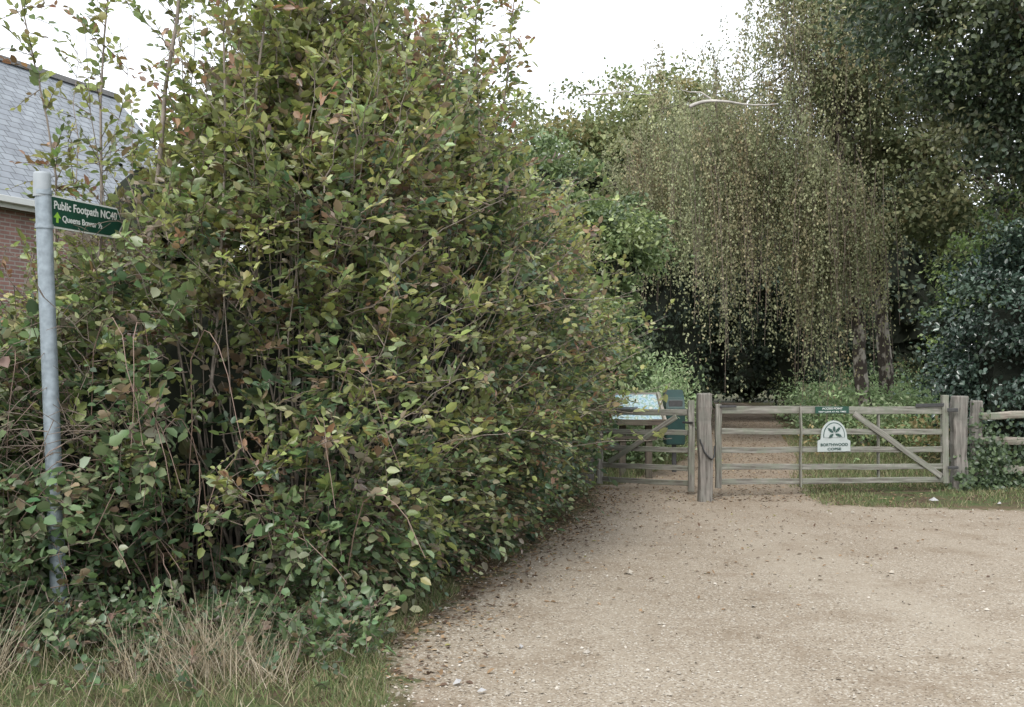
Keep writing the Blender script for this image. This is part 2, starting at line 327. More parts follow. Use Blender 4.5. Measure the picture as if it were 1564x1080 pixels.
tall=np.array([[[-2.45,7.15,1.2],[-2.42,7.1,2.4],[-2.3,7.05,3.3],[-2.15,6.95,4.0],[-2.05,6.9,4.8]],
               [[-3.2,7.4,1.0],[-3.1,7.3,2.0],[-3.05,7.3,2.7],[-3.15,7.2,3.4],[-3.3,7.1,4.2]],
               [[-.3,9.3,3.3],[-.25,9.3,3.9],[-.35,9.3,4.5],[-.3,9.3,5.0],[-.2,9.3,5.4]],
               [[-1.2,7.6,2.5],[-1.1,7.5,3.2],[-1.0,7.5,3.8],[-.9,7.5,4.2],[-.75,7.5,4.5]],
               [[-.75,9.0,3],[-.65,9,3.8],[-.6,9,4.4],[-.4,9,4.8],[-.3,9,5.0]],
               [[-1.7,7.2,2.5],[-1.75,7.2,3.2],[-1.7,7.1,3.8],[-1.6,7.1,4.2],[-1.5,7.1,4.5]],
               [[-2.85,7.2,1.5],[-2.75,7.15,2.4],[-2.7,7.15,3.2],[-2.75,7.1,3.9],[-2.55,7.1,4.7]],
               [[-1.95,7.0,1.5],[-1.9,7.0,2.4],[-1.8,6.95,3.2],[-1.9,6.9,3.9],[-1.8,6.9,4.5]],
               [[-.2,10.2,3.4],[-.1,10.2,4.0],[0,10.2,4.6],[-.05,10.2,5.0],[.1,10.2,5.3]]])
tp=np.stack([curve_path(t,8,.012) for t in tall])
rad=np.linspace(1,.35,8)
tubes("tall_stems",tp,np.outer([.022,.012,.012,.012,.012,.012,.013,.012,.012],rad),M_stem,6,hedge)
tubes("shoot_stems",np.concatenate([sh,sh2]),np.outer(np.full(len(sh)+len(sh2),.005),rad),M_stem,4,hedge)
allp=np.concatenate([sh,sh,sh2]+[tp]*10); n=len(allp)
for j in range(1,8):
    fr=uni(n,0,1)[:,None]; base=allp[:,j-1]*(1-fr)+allp[:,j]*fr
    D=nrm(rvec(n)*.9+np.array([0,0,.6])); C=np.where((uni(n,0,1)<.65)[:,None],np.array(PAL['yg']),np.array(PAL['mid']))
    rr=uni(n,0,1)<.08; C[rr]=PAL['rust']
    allL.append(clear(sprigs(base,D,6,uni(n,.12,.32),.072,.62,C)))
cat=lambda i:np.concatenate([a[i] for a in allL])
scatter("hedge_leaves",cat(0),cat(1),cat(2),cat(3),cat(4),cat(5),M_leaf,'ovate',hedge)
tw=np.concatenate([a[6] for a in allL[:1]+allL[2:]])
tubes("hedge_twigs",tw,np.tile([.0035,.0025,.0015],(len(tw),1)),M_twig,3,hedge)
n=520; s=uni(n,1.8,smax-1.5); P0,_=hsurf(s,np.full(n,.02),-.5); P1,_=hsurf(s+rng.normal(size=n)*.4,uni(n,.3,1.1),-.05); P0[:,2]=0
mid=(P0+P1)/2+rvec(n)*.2
t=np.linspace(0,1,7)[None,:,None]; path=(1-t)**2*P0[:,None]+2*t*(1-t)*mid[:,None]+t**2*P1[:,None]; path[:,1:-1]+=rng.normal(size=(n,5,3))*.02
tubes("hedge_branches",path,np.outer(uni(n,.005,.014),np.linspace(1,.4,7)),M_stem,4,hedge)
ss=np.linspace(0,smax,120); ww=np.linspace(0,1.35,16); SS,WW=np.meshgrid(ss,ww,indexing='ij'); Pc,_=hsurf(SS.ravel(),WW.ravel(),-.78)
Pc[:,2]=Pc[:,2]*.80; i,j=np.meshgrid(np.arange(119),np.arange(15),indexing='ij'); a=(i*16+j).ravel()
obj("hedge_core",np_mesh("hedge_core",Pc,np.stack([a,a+16,a+17,a+1],1)),M_core,hedge)  # solid core, shade of the hedge interior put into its colour

# brambles and low weeds
def s_of(x,y): return S[np.argmin((cc[:,0]-x)**2+(cc[:,1]-y)**2)]
BR=np.array([(.135,.20,.09),(.10,.16,.08),(.18,.24,.12),(.28,.31,.19),(.23,.165,.12)])
br=empty("bramble_bush",(-2.3,6.4,0))
def bramble(n,s0,s1,w0,w1,ex,leaf):
    s=uni(n,s0,s1); w=w0+(w1-w0)*uni(n,0,1); P,Nn=hsurf(s,w,ex); P-=Nn*rng.exponential(.14,n)[:,None]; P[:,2]=np.maximum(P[:,2],.06)
    g=sn(P,2.2,77)>-.55; P=P[g];Nn=Nn[g];n=len(P)
    D=nrm(Nn*.8+rvec(n)*.8+np.array([0,0,.1]))
    C=BR[rng.choice(5,n,p=[.34,.24,.22,.13,.07])]
    return clear(sprigs(P,D,5,uni(n,.14,.3),leaf,.8,C,.2,.5))
sA,sB,sC=s_of(-4.4,7.6),s_of(-2.1,6.95),s_of(-1.1,6.8)
def bram_front(n):
    x=uni(n,-3.9,-2.45); y=uni(n,6.12,6.8); z=uni(n,.1,1.5)*np.where(x>-2.85,.62,1)
    P=np.stack([x,y,z],1); g=sn(P,2.6,78)>-.35; P=P[g]; n=len(P)
    return clear(sprigs(P,nrm(rvec(n)+np.array([0,-.5,.2])),5,uni(n,.14,.28),.078,.8,BR[rng.choice(5,n,p=[.34,.24,.22,.13,.07])],.2,.5))
B=[bramble(1150,sA,sB+.2,.0,.66,.28,.082),bramble(200,sA,s_of(-3,7.25),.3,1.1,.1,.08),bramble(420,sB,sC+.6,0,.2,.12,.072),bramble(420,sC,s_of(.3,12),0,.10,.05,.06),bram_front(380)]
cb=lambda i:np.concatenate([a[i] for a in B])
scatter("bramble_leaves",cb(0),cb(1),cb(2),cb(3),cb(4),cb(5),M_leaf,'ovate',br)
tubes("bramble_stems",cb(6),np.tile([.004,.003,.002],(len(cb(6)),1)),M_twig,3,br)
canes=[]
for i in range(40):
    x=random.uniform(-3.6,-1.0); y=random.uniform(6.3,6.6); a=random.uniform(-.8,.8); h=random.uniform(.5,2.0)
    canes.append(curve_path([[x,y+.4,.1],[x+a*.3,y+.1,h],[x+a*.7,y-.12,h*.95],[x+a,y-.2,h*.6]],10,.008))
tubes("canes",np.array(canes),np.tile(np.linspace(.004,.002,10),(40,1)),plain("cane",(.22,.15,.12),.6),5,br)
wd=empty("nettle_weeds",(-2,6,0))
n=1300; x=np.r_[uni(1000,-4,-.75),uni(300,-3.6,-2.8)]; y=np.r_[6.5-np.abs(rng.normal(size=1000))*.42,6.4-np.abs(rng.normal(size=300))*.35]
z=np.r_[uni(1000,.02,.26),uni(300,.05,.7)]; P=np.stack([x,y,z*np.clip((y-5.0)/1.2,.15,1)],1)
B=[sprigs(P,nrm(rvec(n)+np.array([0,-.2,.8])),6,uni(n,.1,.2),.052,.7,BR[rng.choice(5,n,p=[.36,.36,.18,.05,.05])]*.85,.2,.5)]
scatter("weed_leaves",cb(0),cb(1),cb(2),cb(3),cb(4),cb(5),M_leaf,'ovate',wd)
tubes("weed_stems",cb(6),np.tile([.003,.0025,.002],(len(cb(6)),1)),M_twig,3,wd)
st=[]
for i in range(12):
    x=-2.9+random.uniform(-.3,.1); y=random.uniform(5.7,6.1); h=random.uniform(.7,1.6); st.append(curve_path([[x,y,0],[x-.02,y,h*.5],[x-.1+random.uniform(-.15,.1),y,h]],8,.008))
tubes("dead_stalks",np.array(st),np.tile(np.linspace(.005,.0025,8),(12,1)),plain("straw",(.36,.29,.22),.8),4)

# ------------------------------------------------------------------ trees
def crown(c,r,ncl,nlf,cr,flat=.55,shell=.45,low=-1):
    c=np.array(c,float); r=np.array(r,float)
    d=rvec(ncl*2); d=d[d[:,2]>low][:ncl]; ncl=len(d)
    rr=shell+(1-shell)*uni(ncl,0,1)**.7
    cen=c+d*r*rr[:,None]; rad=cr*uni(ncl,.55,1.45)
    idx=np.repeat(np.arange(ncl),nlf); n=len(idx)
    P=cen[idx]+rng.normal(size=(n,3))*rad[idx][:,None]*[.55,.55,.55*flat]
    out=nrm(P-c); N=out*.5+np.array([0,0,.7])+rvec(n)*.75; T=out*.5+rvec(n)+np.array([0,0,-.35])
    return P,T,N,idx,cen
def tint(idx,pal,wts,j1=.2,j2=.2):
    pal=np.array(pal,float); ncl=idx.max()+1
    cl=pal[rng.choice(len(pal),ncl,p=wts)]*(1+rng.normal(size=(ncl,1))*j1); mix=pal[rng.choice(len(pal),len(idx),p=wts)]
    return np.clip((cl[idx]*.65+mix*.35)*(1+rng.normal(size=(len(idx),1))*j2),.004,.8)
def limbs(name,start,cens,k,r0,mat,parent):
    sel=cens[rng.choice(len(cens),min(k,len(cens)),replace=False)]; paths=[]
    for e in sel:
        st=np.array(start[random.randrange(len(start))]); m=(st+e)/2+np.array([0,0,.12*np.linalg.norm(e-st)*random.uniform(-1,1.4)])
        paths.append(curve_path([st,m,e],9,.05))
    paths=np.array(paths); tubes(name,paths,np.outer(uni(len(paths),.5,1)*r0,np.linspace(1,.18,9)),mat,6,parent)
def lumpy(name,c,r,mat,parent,seed):  # solid lump, painted dark as the shade inside a crown
    bm=bmesh.new(); bmesh.ops.create_icosphere(bm,subdivisions=4,radius=1); V=np.array([v.co[:] for v in bm.verts])
    k=1+.22*sn(V,2.2,seed)+.14*sn(V,7,seed+1); V2=V*k[:,None]*np.array(r)+np.array(c)
    for v,p in zip(bm.verts,V2): v.co=p
    me=bpy.data.meshes.new(name); bm.to_mesh(me); bm.free(); return obj(name,me,mat,parent)
def tree(name,base,top,r0,crowns,leaf,pal,wts,mat=M_far,bark=M_bark,core=0,nl=14,lr=.09,flat=.55,ratio=.65,shape='rhomb'):
    e=empty(name,base); base=np.array(base,float); top=np.array(top,float)
    tr=curve_path([base,base*.6+top*.4+rvec(1)[0]*.15,top],12,.04)
    tubes("trunk",tr[None],np.linspace(r0,r0*.3,12)[None],bark,10,e)
    A=[];cens=[]
    for (c,r,ncl,nlf,cr) in crowns:
        P,T,N,idx,cen=crown(c,r,ncl,nlf,cr,flat); A.append((P,T,N,tint(idx,pal,wts))); cens.append(cen)
        if core: lumpy("shade_core",np.array(c)-[0,0,r[2]*.15],np.array(r)*core,M_core,e,random.randrange(999))
    f=lambda i:np.concatenate([a[i] for a in A])
    L=leaf*uni(len(f(0)),.6,1.3)
    scatter("crown_leaves",f(0),f(1),f(2),L,L*ratio,f(3),mat,shape,e)
    limbs("limbs",[tr[k] for k in range(5,12)],np.concatenate(cens),nl,lr,bark,e)
    return e
GO=[(.20,.235,.11),(.15,.19,.09),(.26,.27,.13),(.27,.22,.11)]
OLV=[(.19,.215,.11),(.14,.17,.09),(.25,.245,.13),(.23,.18,.10)]
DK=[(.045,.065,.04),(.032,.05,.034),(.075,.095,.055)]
tree("oak_tree",(3.2,34,0),(3.0,34,8),.3,[((1.8,33,7.2),(3.6,2.5,3.0),160,120,.7),((5.2,35,8.2),(3.4,2.5,3.6),150,120,.7),((-.8,33,5.6),(2.6,2,3.0),80,100,.7)],.165,GO,[.35,.25,.3,.1],core=.45)
tree("oak_tree",(-1.0,40,0),(-1,40,7),.3,[((-2,40,6.5),(3.4,2.5,3.6),100,90,.8)],.19,OLV,[.35,.3,.25,.1],core=.45)
e=empty("distant_woodland",(12,52,0)); A=[]
for i in range(18):
    x=random.uniform(2,34); y=random.uniform(46,58)+abs(x-10)*-.15; h=random.uniform(5,7.5)
    if 7<x<15: y=60
    A.append(crown((x,y,h),(3.8,3,h*1.02),75,60,1.1,.6)); lumpy("shade_core",(x,y,h*.9),(2.7,2.1,h*.7),M_core,e,i*3)
for i in range(9):
    x=3+i*1.7+random.uniform(-.5,.5); A.append(crown((x,43+random.uniform(0,5)+ (10 if 7.5<x<11 else 0),2.6),(1.6,1.4,2.6),50,60,.5,.7))
for (x,y,h) in ((16.5,34,4.2),(20,32,5),(13.5,38,4.5),(24,30,5)):
    A.append(crown((x,y,h),(2.8,2,h),100,70,.7,.6)); lumpy("shade_core",(x,y,h*.9),(2.0,1.4,h*.7),M_core,e,int(x))
# canopy closing over the ride
for (x,y,z) in ((5.5,38,7.5),(8.5,40,8.0),(11.5,38,7.5),(9,46,6.5)):
    A.append(crown((x,y,z),(2.6,2.4,3.0),70,70,.8,.6))
off=0; idx=[]
for a in A: idx.append(a[3]+off); off+=a[3].max()+1
f=lambda i:np.concatenate([a[i] for a in A]); L=.25*uni(len(f(0)),.6,1.3)
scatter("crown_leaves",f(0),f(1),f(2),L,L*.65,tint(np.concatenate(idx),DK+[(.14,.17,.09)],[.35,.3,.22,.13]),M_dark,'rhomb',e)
tx=np.r_[uni(12,0,5.0),uni(18,11.5,30)]
tk=np.array([curve_path([[x,y,0],[x+.2,y,5],[x,y,9]],8,.05) for x,y in zip(tx,uni(30,40,55))])
tubes("trunks",tk,np.outer(uni(30,.1,.25),np.linspace(1,.5,8)),M_bark,7,e)
tree("yew_tree",(4.0,30,0),(4.0,30,4),.18,[((4.3,30,3.3),(1.5,1.3,3.0),90,150,.5)],.12,DK,[.5,.35,.15],core=.6,mat=M_dark)
tree("yew_tree",(10.4,36,0),(10.4,36,4),.18,[((10.2,36,3.4),(2.0,1.3,3.4),90,130,.5)],.13,DK,[.5,.35,.15],core=.6,mat=M_dark)
tree("yew_tree",(5.0,33.5,0),(5.2,33.5,6),.14,[((6.9,33,5.9),(2.8,1.5,2.3),110,120,.5),((5.3,33.5,3.0),(.9,1.2,2.6),40,110,.45)],.13,DK,[.5,.35,.15],core=.5,mat=M_dark)
SH=[(.15,.205,.09),(.10,.145,.07),(.21,.28,.11),(.27,.32,.14)]
tree("hawthorn_tree",(1.2,17.8,0),(1.3,17.8,2.6),.09,[((1.15,17.6,2.2),(1.15,1.1,1.9),100,120,.33),((1.55,17.9,3.7),(.95,.9,.9),60,120,.3),((.4,17.5,4.4),(1.1,.9,1.1),60,120,.3),((-.6,16.9,2.6),(1.3,1.1,1.9),50,110,.35)],.085,SH,[.4,.35,.17,.08],core=.5,mat=M_leaf,shape='ovate',nl=10,lr=.04)
tree("hazel_sapling",(8.9,20,0),(8.7,20,2.6),.05,[((8.5,20,2.6),(.85,.6,1.5),40,70,.3),((9.3,20.2,4.0),(.8,.6,1.0),26,60,.3)],.085,[(.22,.31,.11),(.17,.25,.09),(.29,.35,.15)],[.4,.35,.25],mat=M_leaf,nl=10,lr=.02)
tree("holly_bush",(8.1,17.2,0),(8.1,17.2,3),.1,[((8.2,17.2,2.0),(1.55,1.3,2.0),190,170,.36),((9.8,17.4,2.4),(1.7,1.3,2.4),120,150,.38)],.078,[(.03,.052,.038),(.04,.068,.048),(.07,.105,.07)],[.5,.3,.2],core=.5,mat=M_holly,shape='ovate',nl=8,lr=.03)
tree("holm_oak_tree",(11.6,19,0),(11.2,18.8,7.5),.38,[((10.2,18,6.8),(3.4,2.2,2.4),280,150,.5),((8.2,18,8.2),(2.8,2.0,1.7),140,140,.5),((12.4,18.5,4.6),(2.2,2,2.4),60,120,.5),((10,18,4.6),(1.8,1.5,1.1),70,130,.35)],.105,[(.045,.068,.042),(.065,.092,.05),(.11,.135,.065),(.16,.16,.085)],[.4,.3,.2,.1],mat=M_leaf,shape='ovate',nl=34,lr=.1)
tree("oak_tree",(12.5,24,0),(11.5,24,9),.32,[((9.0,24,9.2),(3.4,2,2.6),130,120,.6),((11.5,24,6.5),(3.2,2,3.2),120,120,.6),((9.3,24.5,6.0),(1.7,1.5,1.9),50,120,.5)],.13,OLV,[.3,.4,.2,.1],nl=24,lr=.1)
def birch(name,base,pts,r0,boxes,nstr,l0,l1):
    e=empty(name,base); tr=curve_path([base]+pts,16,.02); tubes("trunk",tr[None],np.linspace(r0,r0*.3,16)[None],M_birch,12,e)
    P=[];C=[];paths=[];tops=[]
    pal=np.array([(.26,.275,.155),(.19,.215,.12),(.32,.32,.19),(.30,.235,.145)])
    for (c,r,frac) in boxes:
        n=int(nstr*frac); d=rvec(n); rr=uni(n,.1,1)**.5; top=np.array(c)+d*np.array(r)*rr[:,None]
        ncl=40; cl=np.array(c)+rvec(ncl)*np.array(r)*uni(ncl,.45,1.05)[:,None]; ci=rng.integers(0,ncl,n); top=top*.28+cl[ci]*.72+rng.normal(size=(n,3))*.2
        cll=uni(ncl,l0,l1)[ci]; ln=cll*uni(n,.4,1.15); sway=rng.normal(size=(n,3))*[.15,.15,0]+rng.normal(size=(ncl,3))[ci]*[.2,.2,0]
        K=6; t=np.linspace(0,1,K); path=top[:,None,:]+np.array([0,0,-1.])*(ln[:,None]*t**1.25)[:,:,None]+sway[:,None,:]*(t**.5)[None,:,None]
        paths.append(path); tops.append(top)
        m=46; tt=rng.uniform(0,1,(n,m))**.85
        pp=top[:,None,:]+np.array([0,0,-1.])*(ln[:,None]*tt**1.25)[:,:,None]+sway[:,None,:]*(tt**.5)[:,:,None]+rng.normal(size=(n,m,3))*.05
        P.append(pp.reshape(-1,3)); colc=pal[rng.choice(4,ncl,p=[.38,.3,.2,.12])]*(1+rng.normal(size=(ncl,1))*.15)
        col=(.5*colc[ci]+.5*pal[rng.choice(4,n,p=[.38,.3,.2,.12])])*(1+rng.normal(size=(n,1))*.16)
        C.append((col[:,None,:]*(1+rng.normal(size=(n,m,1))*.18)).reshape(-1,3))
    P=np.concatenate(P);C=np.clip(np.concatenate(C),.01,.8);n=len(P)
    T=rvec(n)*.7+np.array([0,0,-.9]); L=.062*uni(n,.6,1.3)
    scatter("weeping_leaves",P,T,rvec(n)+np.array([0,-.3,.4]),L,L*.68,C,M_far,'rhomb',e)
    pa=np.concatenate(paths)[::3]; tubes("hanging_twigs",pa,np.full(pa.shape[:2],.0055),M_twig,3,e)
    limbs("limbs",[tr[k] for k in range(6,16)],np.concatenate(tops),20,.045,M_bark,e)
    return e
birch("birch_tree",(7.85,24,0),[(7.7,24,2.5),(7.4,24,6),(6.9,24,11)],.18,[((5.0,23.5,7.0),(2.6,1.6,2.6),.48),((7.0,23.6,5.2),(1.5,1.3,1.8),.28),((7.3,24,9.5),(2.6,1.6,2.0),.24)],2150,1.0,3.9)
birch("birch_tree",(9.05,26,0),[(8.95,26,2.5),(8.75,26,5.7),(8.2,26,11)],.21,[((4.0,27,7.3),(2.2,1.5,2.6),.5),((8.3,26,8.8),(2.6,1.6,2.8),.5)],1050,.8,3.0)
tubes("dead_birch_branch",np.array([curve_path([[3.3,20,6.55],[3.7,20,6.7],[4.2,20,6.6],[4.95,20,6.62]],10,.015),curve_path([[1.3,20.5,6.9],[1.8,20.5,6.95],[2.2,20.5,7.0],[2.7,20.5,6.9]],10,.02),
   curve_path([[3.7,20,6.7],[3.5,20,6.85],[3.3,20,6.8],[3.1,20,6.9]],10,.01),curve_path([[2.0,20.5,6.97],[2.0,20.5,7.15],[1.95,20.5,7.25],[1.9,20.5,7.3]],10,.01)]),
   np.outer([.038,.022,.02,.015],np.linspace(1,.35,10)),M_deadbr,6)
P=[];C=[]
def under(n,x,y,r,h,pal):
    ncl=n//90; cx=x+rng.normal(size=ncl)*r[0]; cy=y+rng.normal(size=ncl)*r[1]; k=grav_mask(cx,cy)<-.25; cx=cx[k];cy=cy[k]; ncl=len(cx); hh=h*uni(ncl,.5,1.1)
    idx=np.repeat(np.arange(ncl),90); m=len(idx); pp=np.stack([cx[idx]+rng.normal(size=m)*.28,cy[idx]+rng.normal(size=m)*.28,hh[idx]*uni(m,0,1)**.6],1)
    pal=np.array(pal); cl=pal[rng.integers(0,len(pal),ncl)]; P.append(pp); C.append(cl[idx]*(1+rng.normal(size=(m,1))*.2))
LG=[(.24,.33,.16),(.18,.26,.125),(.29,.35,.20)]
under(16000,2.3,20,(.8,1.3),1.35,LG); under(16000,3.2,26,(1.0,3),1.9,LG); under(18000,8.6,25,(1.4,2.5),1.25,LG); under(14000,9.5,31,(1.5,4),1.7,LG)
under(9000,10.5,20,(2.2,1.2),.9,GO); under(9000,5.0,34,(1.4,3),1.7,LG); under(7000,12,38,(2,3),2.0,GO)
P=np.concatenate(P);C=np.clip(np.concatenate(C),.01,.8);n=len(P); L=.11*uni(n,.6,1.3)
scatter("undergrowth",P,rvec(n)+np.array([0,0,.1]),rvec(n)*.6+np.array([0,0,1.]),L,L*.5,C,M_far,'rhomb')
P=[]
for (x,y,rx,h,n) in [(6.55,14.95,.28,.75,1300),(7.3,15.1,.6,.55,1500),(6.12,14.75,.12,.35,200),(8.6,15.2,1.0,.6,1600)]:
    P.append(np.stack([x+rng.normal(size=n)*rx*.6,y+rng.normal(size=n)*.12,h*uni(n,0,1)**1.2*(1+.3*rng.normal(size=n)).clip(.3,1.6)],1))
P=np.concatenate(P);n=len(P); C=np.array([(.08,.12,.06),(.12,.17,.08),(.06,.09,.05)])[rng.integers(0,3,n)]
L=.065*uni(n,.6,1.2); scatter("ivy",P,rvec(n)+np.array([0,0,-.3]),rvec(n)*.7+np.array([0,-1,.3]),L,L*.85,C,M_leaf,'ovate')

# ------------------------------------------------------------------ boards, gates
def board(name,p0,p1,t,h,mat,parent,jit=.003,segs=6,bev=.006,up=(0,0,1)):
    p0=Vector(p0);p1=Vector(p1); L=(p1-p0).length; X=(p1-p0).normalized(); U=Vector(up)
    if abs(X.dot(U))>.95: U=Vector((0,1,0))
    Yv=U.cross(X).normalized(); Z=X.cross(Yv)
    V=[];F=[]
    for i in range(segs+1):
        x=L*i/segs; jy=random.gauss(0,jit);jz=random.gauss(0,jit); s=1+random.gauss(0,jit*3)
        V+=[(x,(-t/2)*s+jy,-h/2*s+jz),(x,t/2*s+jy,-h/2*s+jz),(x,t/2*s+jy,h/2*s+jz),(x,-t/2*s+jy,h/2*s+jz)]
    for i in range(segs):
        a=i*4
        for k in range(4): F.append((a+k,a+(k+1)%4,a+4+(k+1)%4,a+4+k))
    F.append((3,2,1,0)); a=segs*4; F.append((a,a+1,a+2,a+3))
    me=bpy.data.meshes.new(name); me.from_pydata(V,[],F); o=bpy.data.objects.new(name,me); COL.objects.link(o); me.materials.append(mat)
    R=Matrix((X,Yv,Z)).transposed().to_4x4(); o.matrix_world=Matrix.Translation(p0)@R
    if parent is not None: par(o,parent)
    b=o.modifiers.new("b",'BEVEL'); b.width=bev; b.segments=2; b.limit_method='ANGLE'
    return o
def postbig(name,x,y,h,w,mat=M_post,lean=0):
    e=empty(name,(x,y,0)); board("post",(x,y,-.2),(x+lean,y,h),w,w*.95,mat,e,.008,9,.02); return e
p=postbig("gate_post",2.41,13.5,1.35,.17,lean=-.02)
ch=curve_path([[2.33,13.40,.78],[2.38,13.395,.62],[2.47,13.395,.52],[2.53,13.5,.56],[2.6,13.9,.66]],16,.003); tubes("chain",ch[None],np.full((1,16),.010),M_iron,6,p)
postbig("gate_post",1.06,15.3,1.28,.18,lean=.01)
p=postbig("gate_post",6.10,14.8,1.29,.19,lean=.015)
board("hinge",(5.9,14.66,1.1),(6.05,14.66,1.1),.012,.05,M_iron,p,0); board("lower_hinge",(5.9,14.66,.32),(6.05,14.66,.32),.012,.04,M_iron,p,0)
G=empty("five_bar_gate",(4.3,14.3,0))
gl=np.array([2.66,13.95]); gr_=np.array([5.9,14.75])
def gp(f,z,o=0):
    v=gl+(gr_-gl)*f; nn=np.array([gr_[1]-gl[1],-(gr_[0]-gl[0])]); nn/=np.linalg.norm(nn); v=v+nn*o; return (v[0],v[1],z)
board("head_stile",gp(0,.12),gp(0,1.2),.075,.075,M_wood,G); board("heel_stile",gp(1,.1),gp(1,1.30),.085,.085,M_wood,G)
for i,(z0,z1) in enumerate([(1.135,1.09),(.85,.80),(.61,.56),(.39,.33),(.20,.15)]):
    board("bar_%d"%(i+1),gp(.012,z0),gp(.988,z1),.035,.10 if i==0 else .075,M_wood,G,.004)
board("upright",gp(.345,.10,.032),gp(.345,1.16,.032),.022,.08,M_wood,G); board("upright_2",gp(.70,.12,-.032),gp(.70,1.08,-.032),.022,.075,M_wood,G)
board("brace",gp(.58,1.06,.034),gp(.975,.20,.034),.024,.08,M_wood,G); board("latch_bar",gp(.86,1.16,.03),gp(1.02,1.17,.03),.012,.05,M_iron,G,0)
board("hook",gp(.0,1.17,.05),gp(.07,1.17,.05),.01,.03,M_iron,G,0)
G2=empty("pedestrian_gate",(1.8,14.8,0)); gl=np.array([1.235,15.2]); gr_=np.array([2.36,14.25])
board("hinge_stile",gp(0,.05),gp(0,1.23),.09,.08,M_wood,G2); board("latch_stile",gp(1,.04),gp(1,1.24),.08,.07,M_wood,G2)
for i,z in enumerate([1.06,.79,.56,.32,.12]): board("rail_%d"%(i+1),gp(.035,z),gp(.965,z+.02),.03,.085 if i==0 else .07,M_wood,G2,.003)
board("brace",gp(.12,.36,.032),gp(.86,1.02,.032),.022,.07,M_wood,G2)
board("top_hinge",gp(-.06,1.12,.045),gp(.45,1.12,.035),.008,.035,M_galv,G2,0); board("latch",gp(.93,.95,.05),gp(1.04,.95,.05),.012,.03,M_iron,G2,0)
Fn=empty("post_and_rail_fence",(9,15.2,0))
px=[6.45,8.35,10.3,12.3,14.3]
for i,x in enumerate(px): board("post_%d"%i,(x,15.05+.02*i,-.2),(x+.02,15.05+.02*i,1.2+random.uniform(-.04,.04)),.15,.12,M_post,Fn,.008,8,.02)
for i in range(4):
    for j,z in enumerate([1.03,.65,.25]):
        a=random.uniform(-.025,.025); board("rail_%d_%d"%(i,j),(px[i]+.02,14.96+.02*i,z-a),(px[i+1]+.06,14.98+.02*i,z+a),.06,.105,M_rail,Fn,.012,9,.02)

# ------------------------------------------------------------------ signs
def outline(name,pts,R,loc,th,mat,parent):
    n=len(pts); V=[(x,y,0) for x,y in pts]+[(x,y,-th) for x,y in pts]; F=[tuple(range(n)),tuple(range(2*n-1,n-1,-1))]+[(i,i+n,(i+1)%n+n,(i+1)%n) for i in range(n)]
    me=bpy.data.meshes.new(name); me.from_pydata(V,[],F); me.materials.append(mat); o=bpy.data.objects.new(name,me); COL.objects.link(o)
    o.matrix_world=Matrix.Translation(loc)@R.to_4x4(); return par(o,parent)
def text(name,body,R,loc,size,width,mat,parent,align='LEFT',off=.012):
    cu=bpy.data.curves.new(name,'FONT'); cu.body=body; cu.size=size; cu.extrude=.0006; cu.offset=size*off; cu.align_x=align; cu.materials.append(mat)
    o=bpy.data.objects.new(name,cu); COL.objects.link(o); bpy.context.view_layer.update(); s=width/max(o.dimensions.x,1e-4)
    o.matrix_world=Matrix.Translation(loc)@R.to_4x4()@Matrix.Diagonal((s,1,1,1)); return par(o,parent)
SP=empty("footpath_signpost",(-2.65,6.36,0))
base=np.array([-2.64,6.36,-.1]); top=np.array([-2.775,6.36,2.78]); pp=np.linspace(base,top,8)
tubes("post",pp[None],np.full((1,8),.046),M_galv,24,SP)
tubes("post_cap",np.array([[top-[0,0,.14],top-[0,0,.01],top+[0,0,.006],top+[0,0,.010]]]),np.array([[.050,.050,.045,.001]]),plain("cap_grey",(.28,.31,.33),.6,0,.1,12),24,SP)
for z in(2.665,2.465):
    c=base+(top-base)*((z+.1)/2.88); tubes("clamp",np.array([[c-[0,0,.013],c+[0,0,.013]]]),np.array([[.052,.052]]),M_galv,24,SP)
d=Vector((.35,.937,0)).normalized(); up=Vector((0,0,1)); nn=d.cross(up); R=Matrix((d,up,nn)).transposed()
o0=Vector((-2.765,6.36,2.565))+d*.045
def fin(m,L=.64): h=.098-m; return [(-.0+m*.3,-h),(L-.06-m*.4,-h),(L-m*1.4,0),(L-.06-m*.4,h),(0+m*.3,h)]
outline("finger_border",fin(0),R,o0,.012,M_white,SP); outline("finger_panel",fin(.011),R,o0+nn*.003,.002,M_green,SP)
text("title_text","Public Footpath NC40",R,o0+d*.03+up*.018+nn*.0045,.068,.54,M_white,SP,off=.02)
text("destination_text","Queens Bower ½",R,o0+d*.10+up*-.052+nn*.0045,.052,.34,M_white,SP,off=.02)
M_arrow=plain("lime_arrow",(.25,.5,.05),.5)
outline("waymark_arrow",[(0,-.03),(.02,-.03),(.02,0),(.04,0),(.01,.035),(-.02,0),(0,0)],R,o0+d*.05+up*-.035+nn*.005,.001,M_arrow,SP)
gl=np.array([2.66,13.95]); gr_=np.array([5.9,14.75]); gd=Vector((*(gr_-gl),0)).normalized(); gn=gd.cross(up); Rg=Matrix((gd,up,gn)).transposed()
S1=empty("access_notice_sign",gp(.48,1.12)); l=Vector(gp(.48,1.115,.06))
outline("panel",[(-.245,-.045),(.245,-.045),(.245,.045),(-.245,.045)],Rg,l,.01,M_green,S1)
text("text_1","ACCESS POINT",Rg,l+gn*.002+up*.006,.036,.30,M_white,S1,'CENTER'); text("text_2","KEEP CLEAR AT ALL TIMES",Rg,l+gn*.002-up*.033,.026,.40,M_white,S1,'CENTER')
S2=empty("woodland_name_sign",gp(.49,.8)); l=Vector(gp(.487,.585,.06))
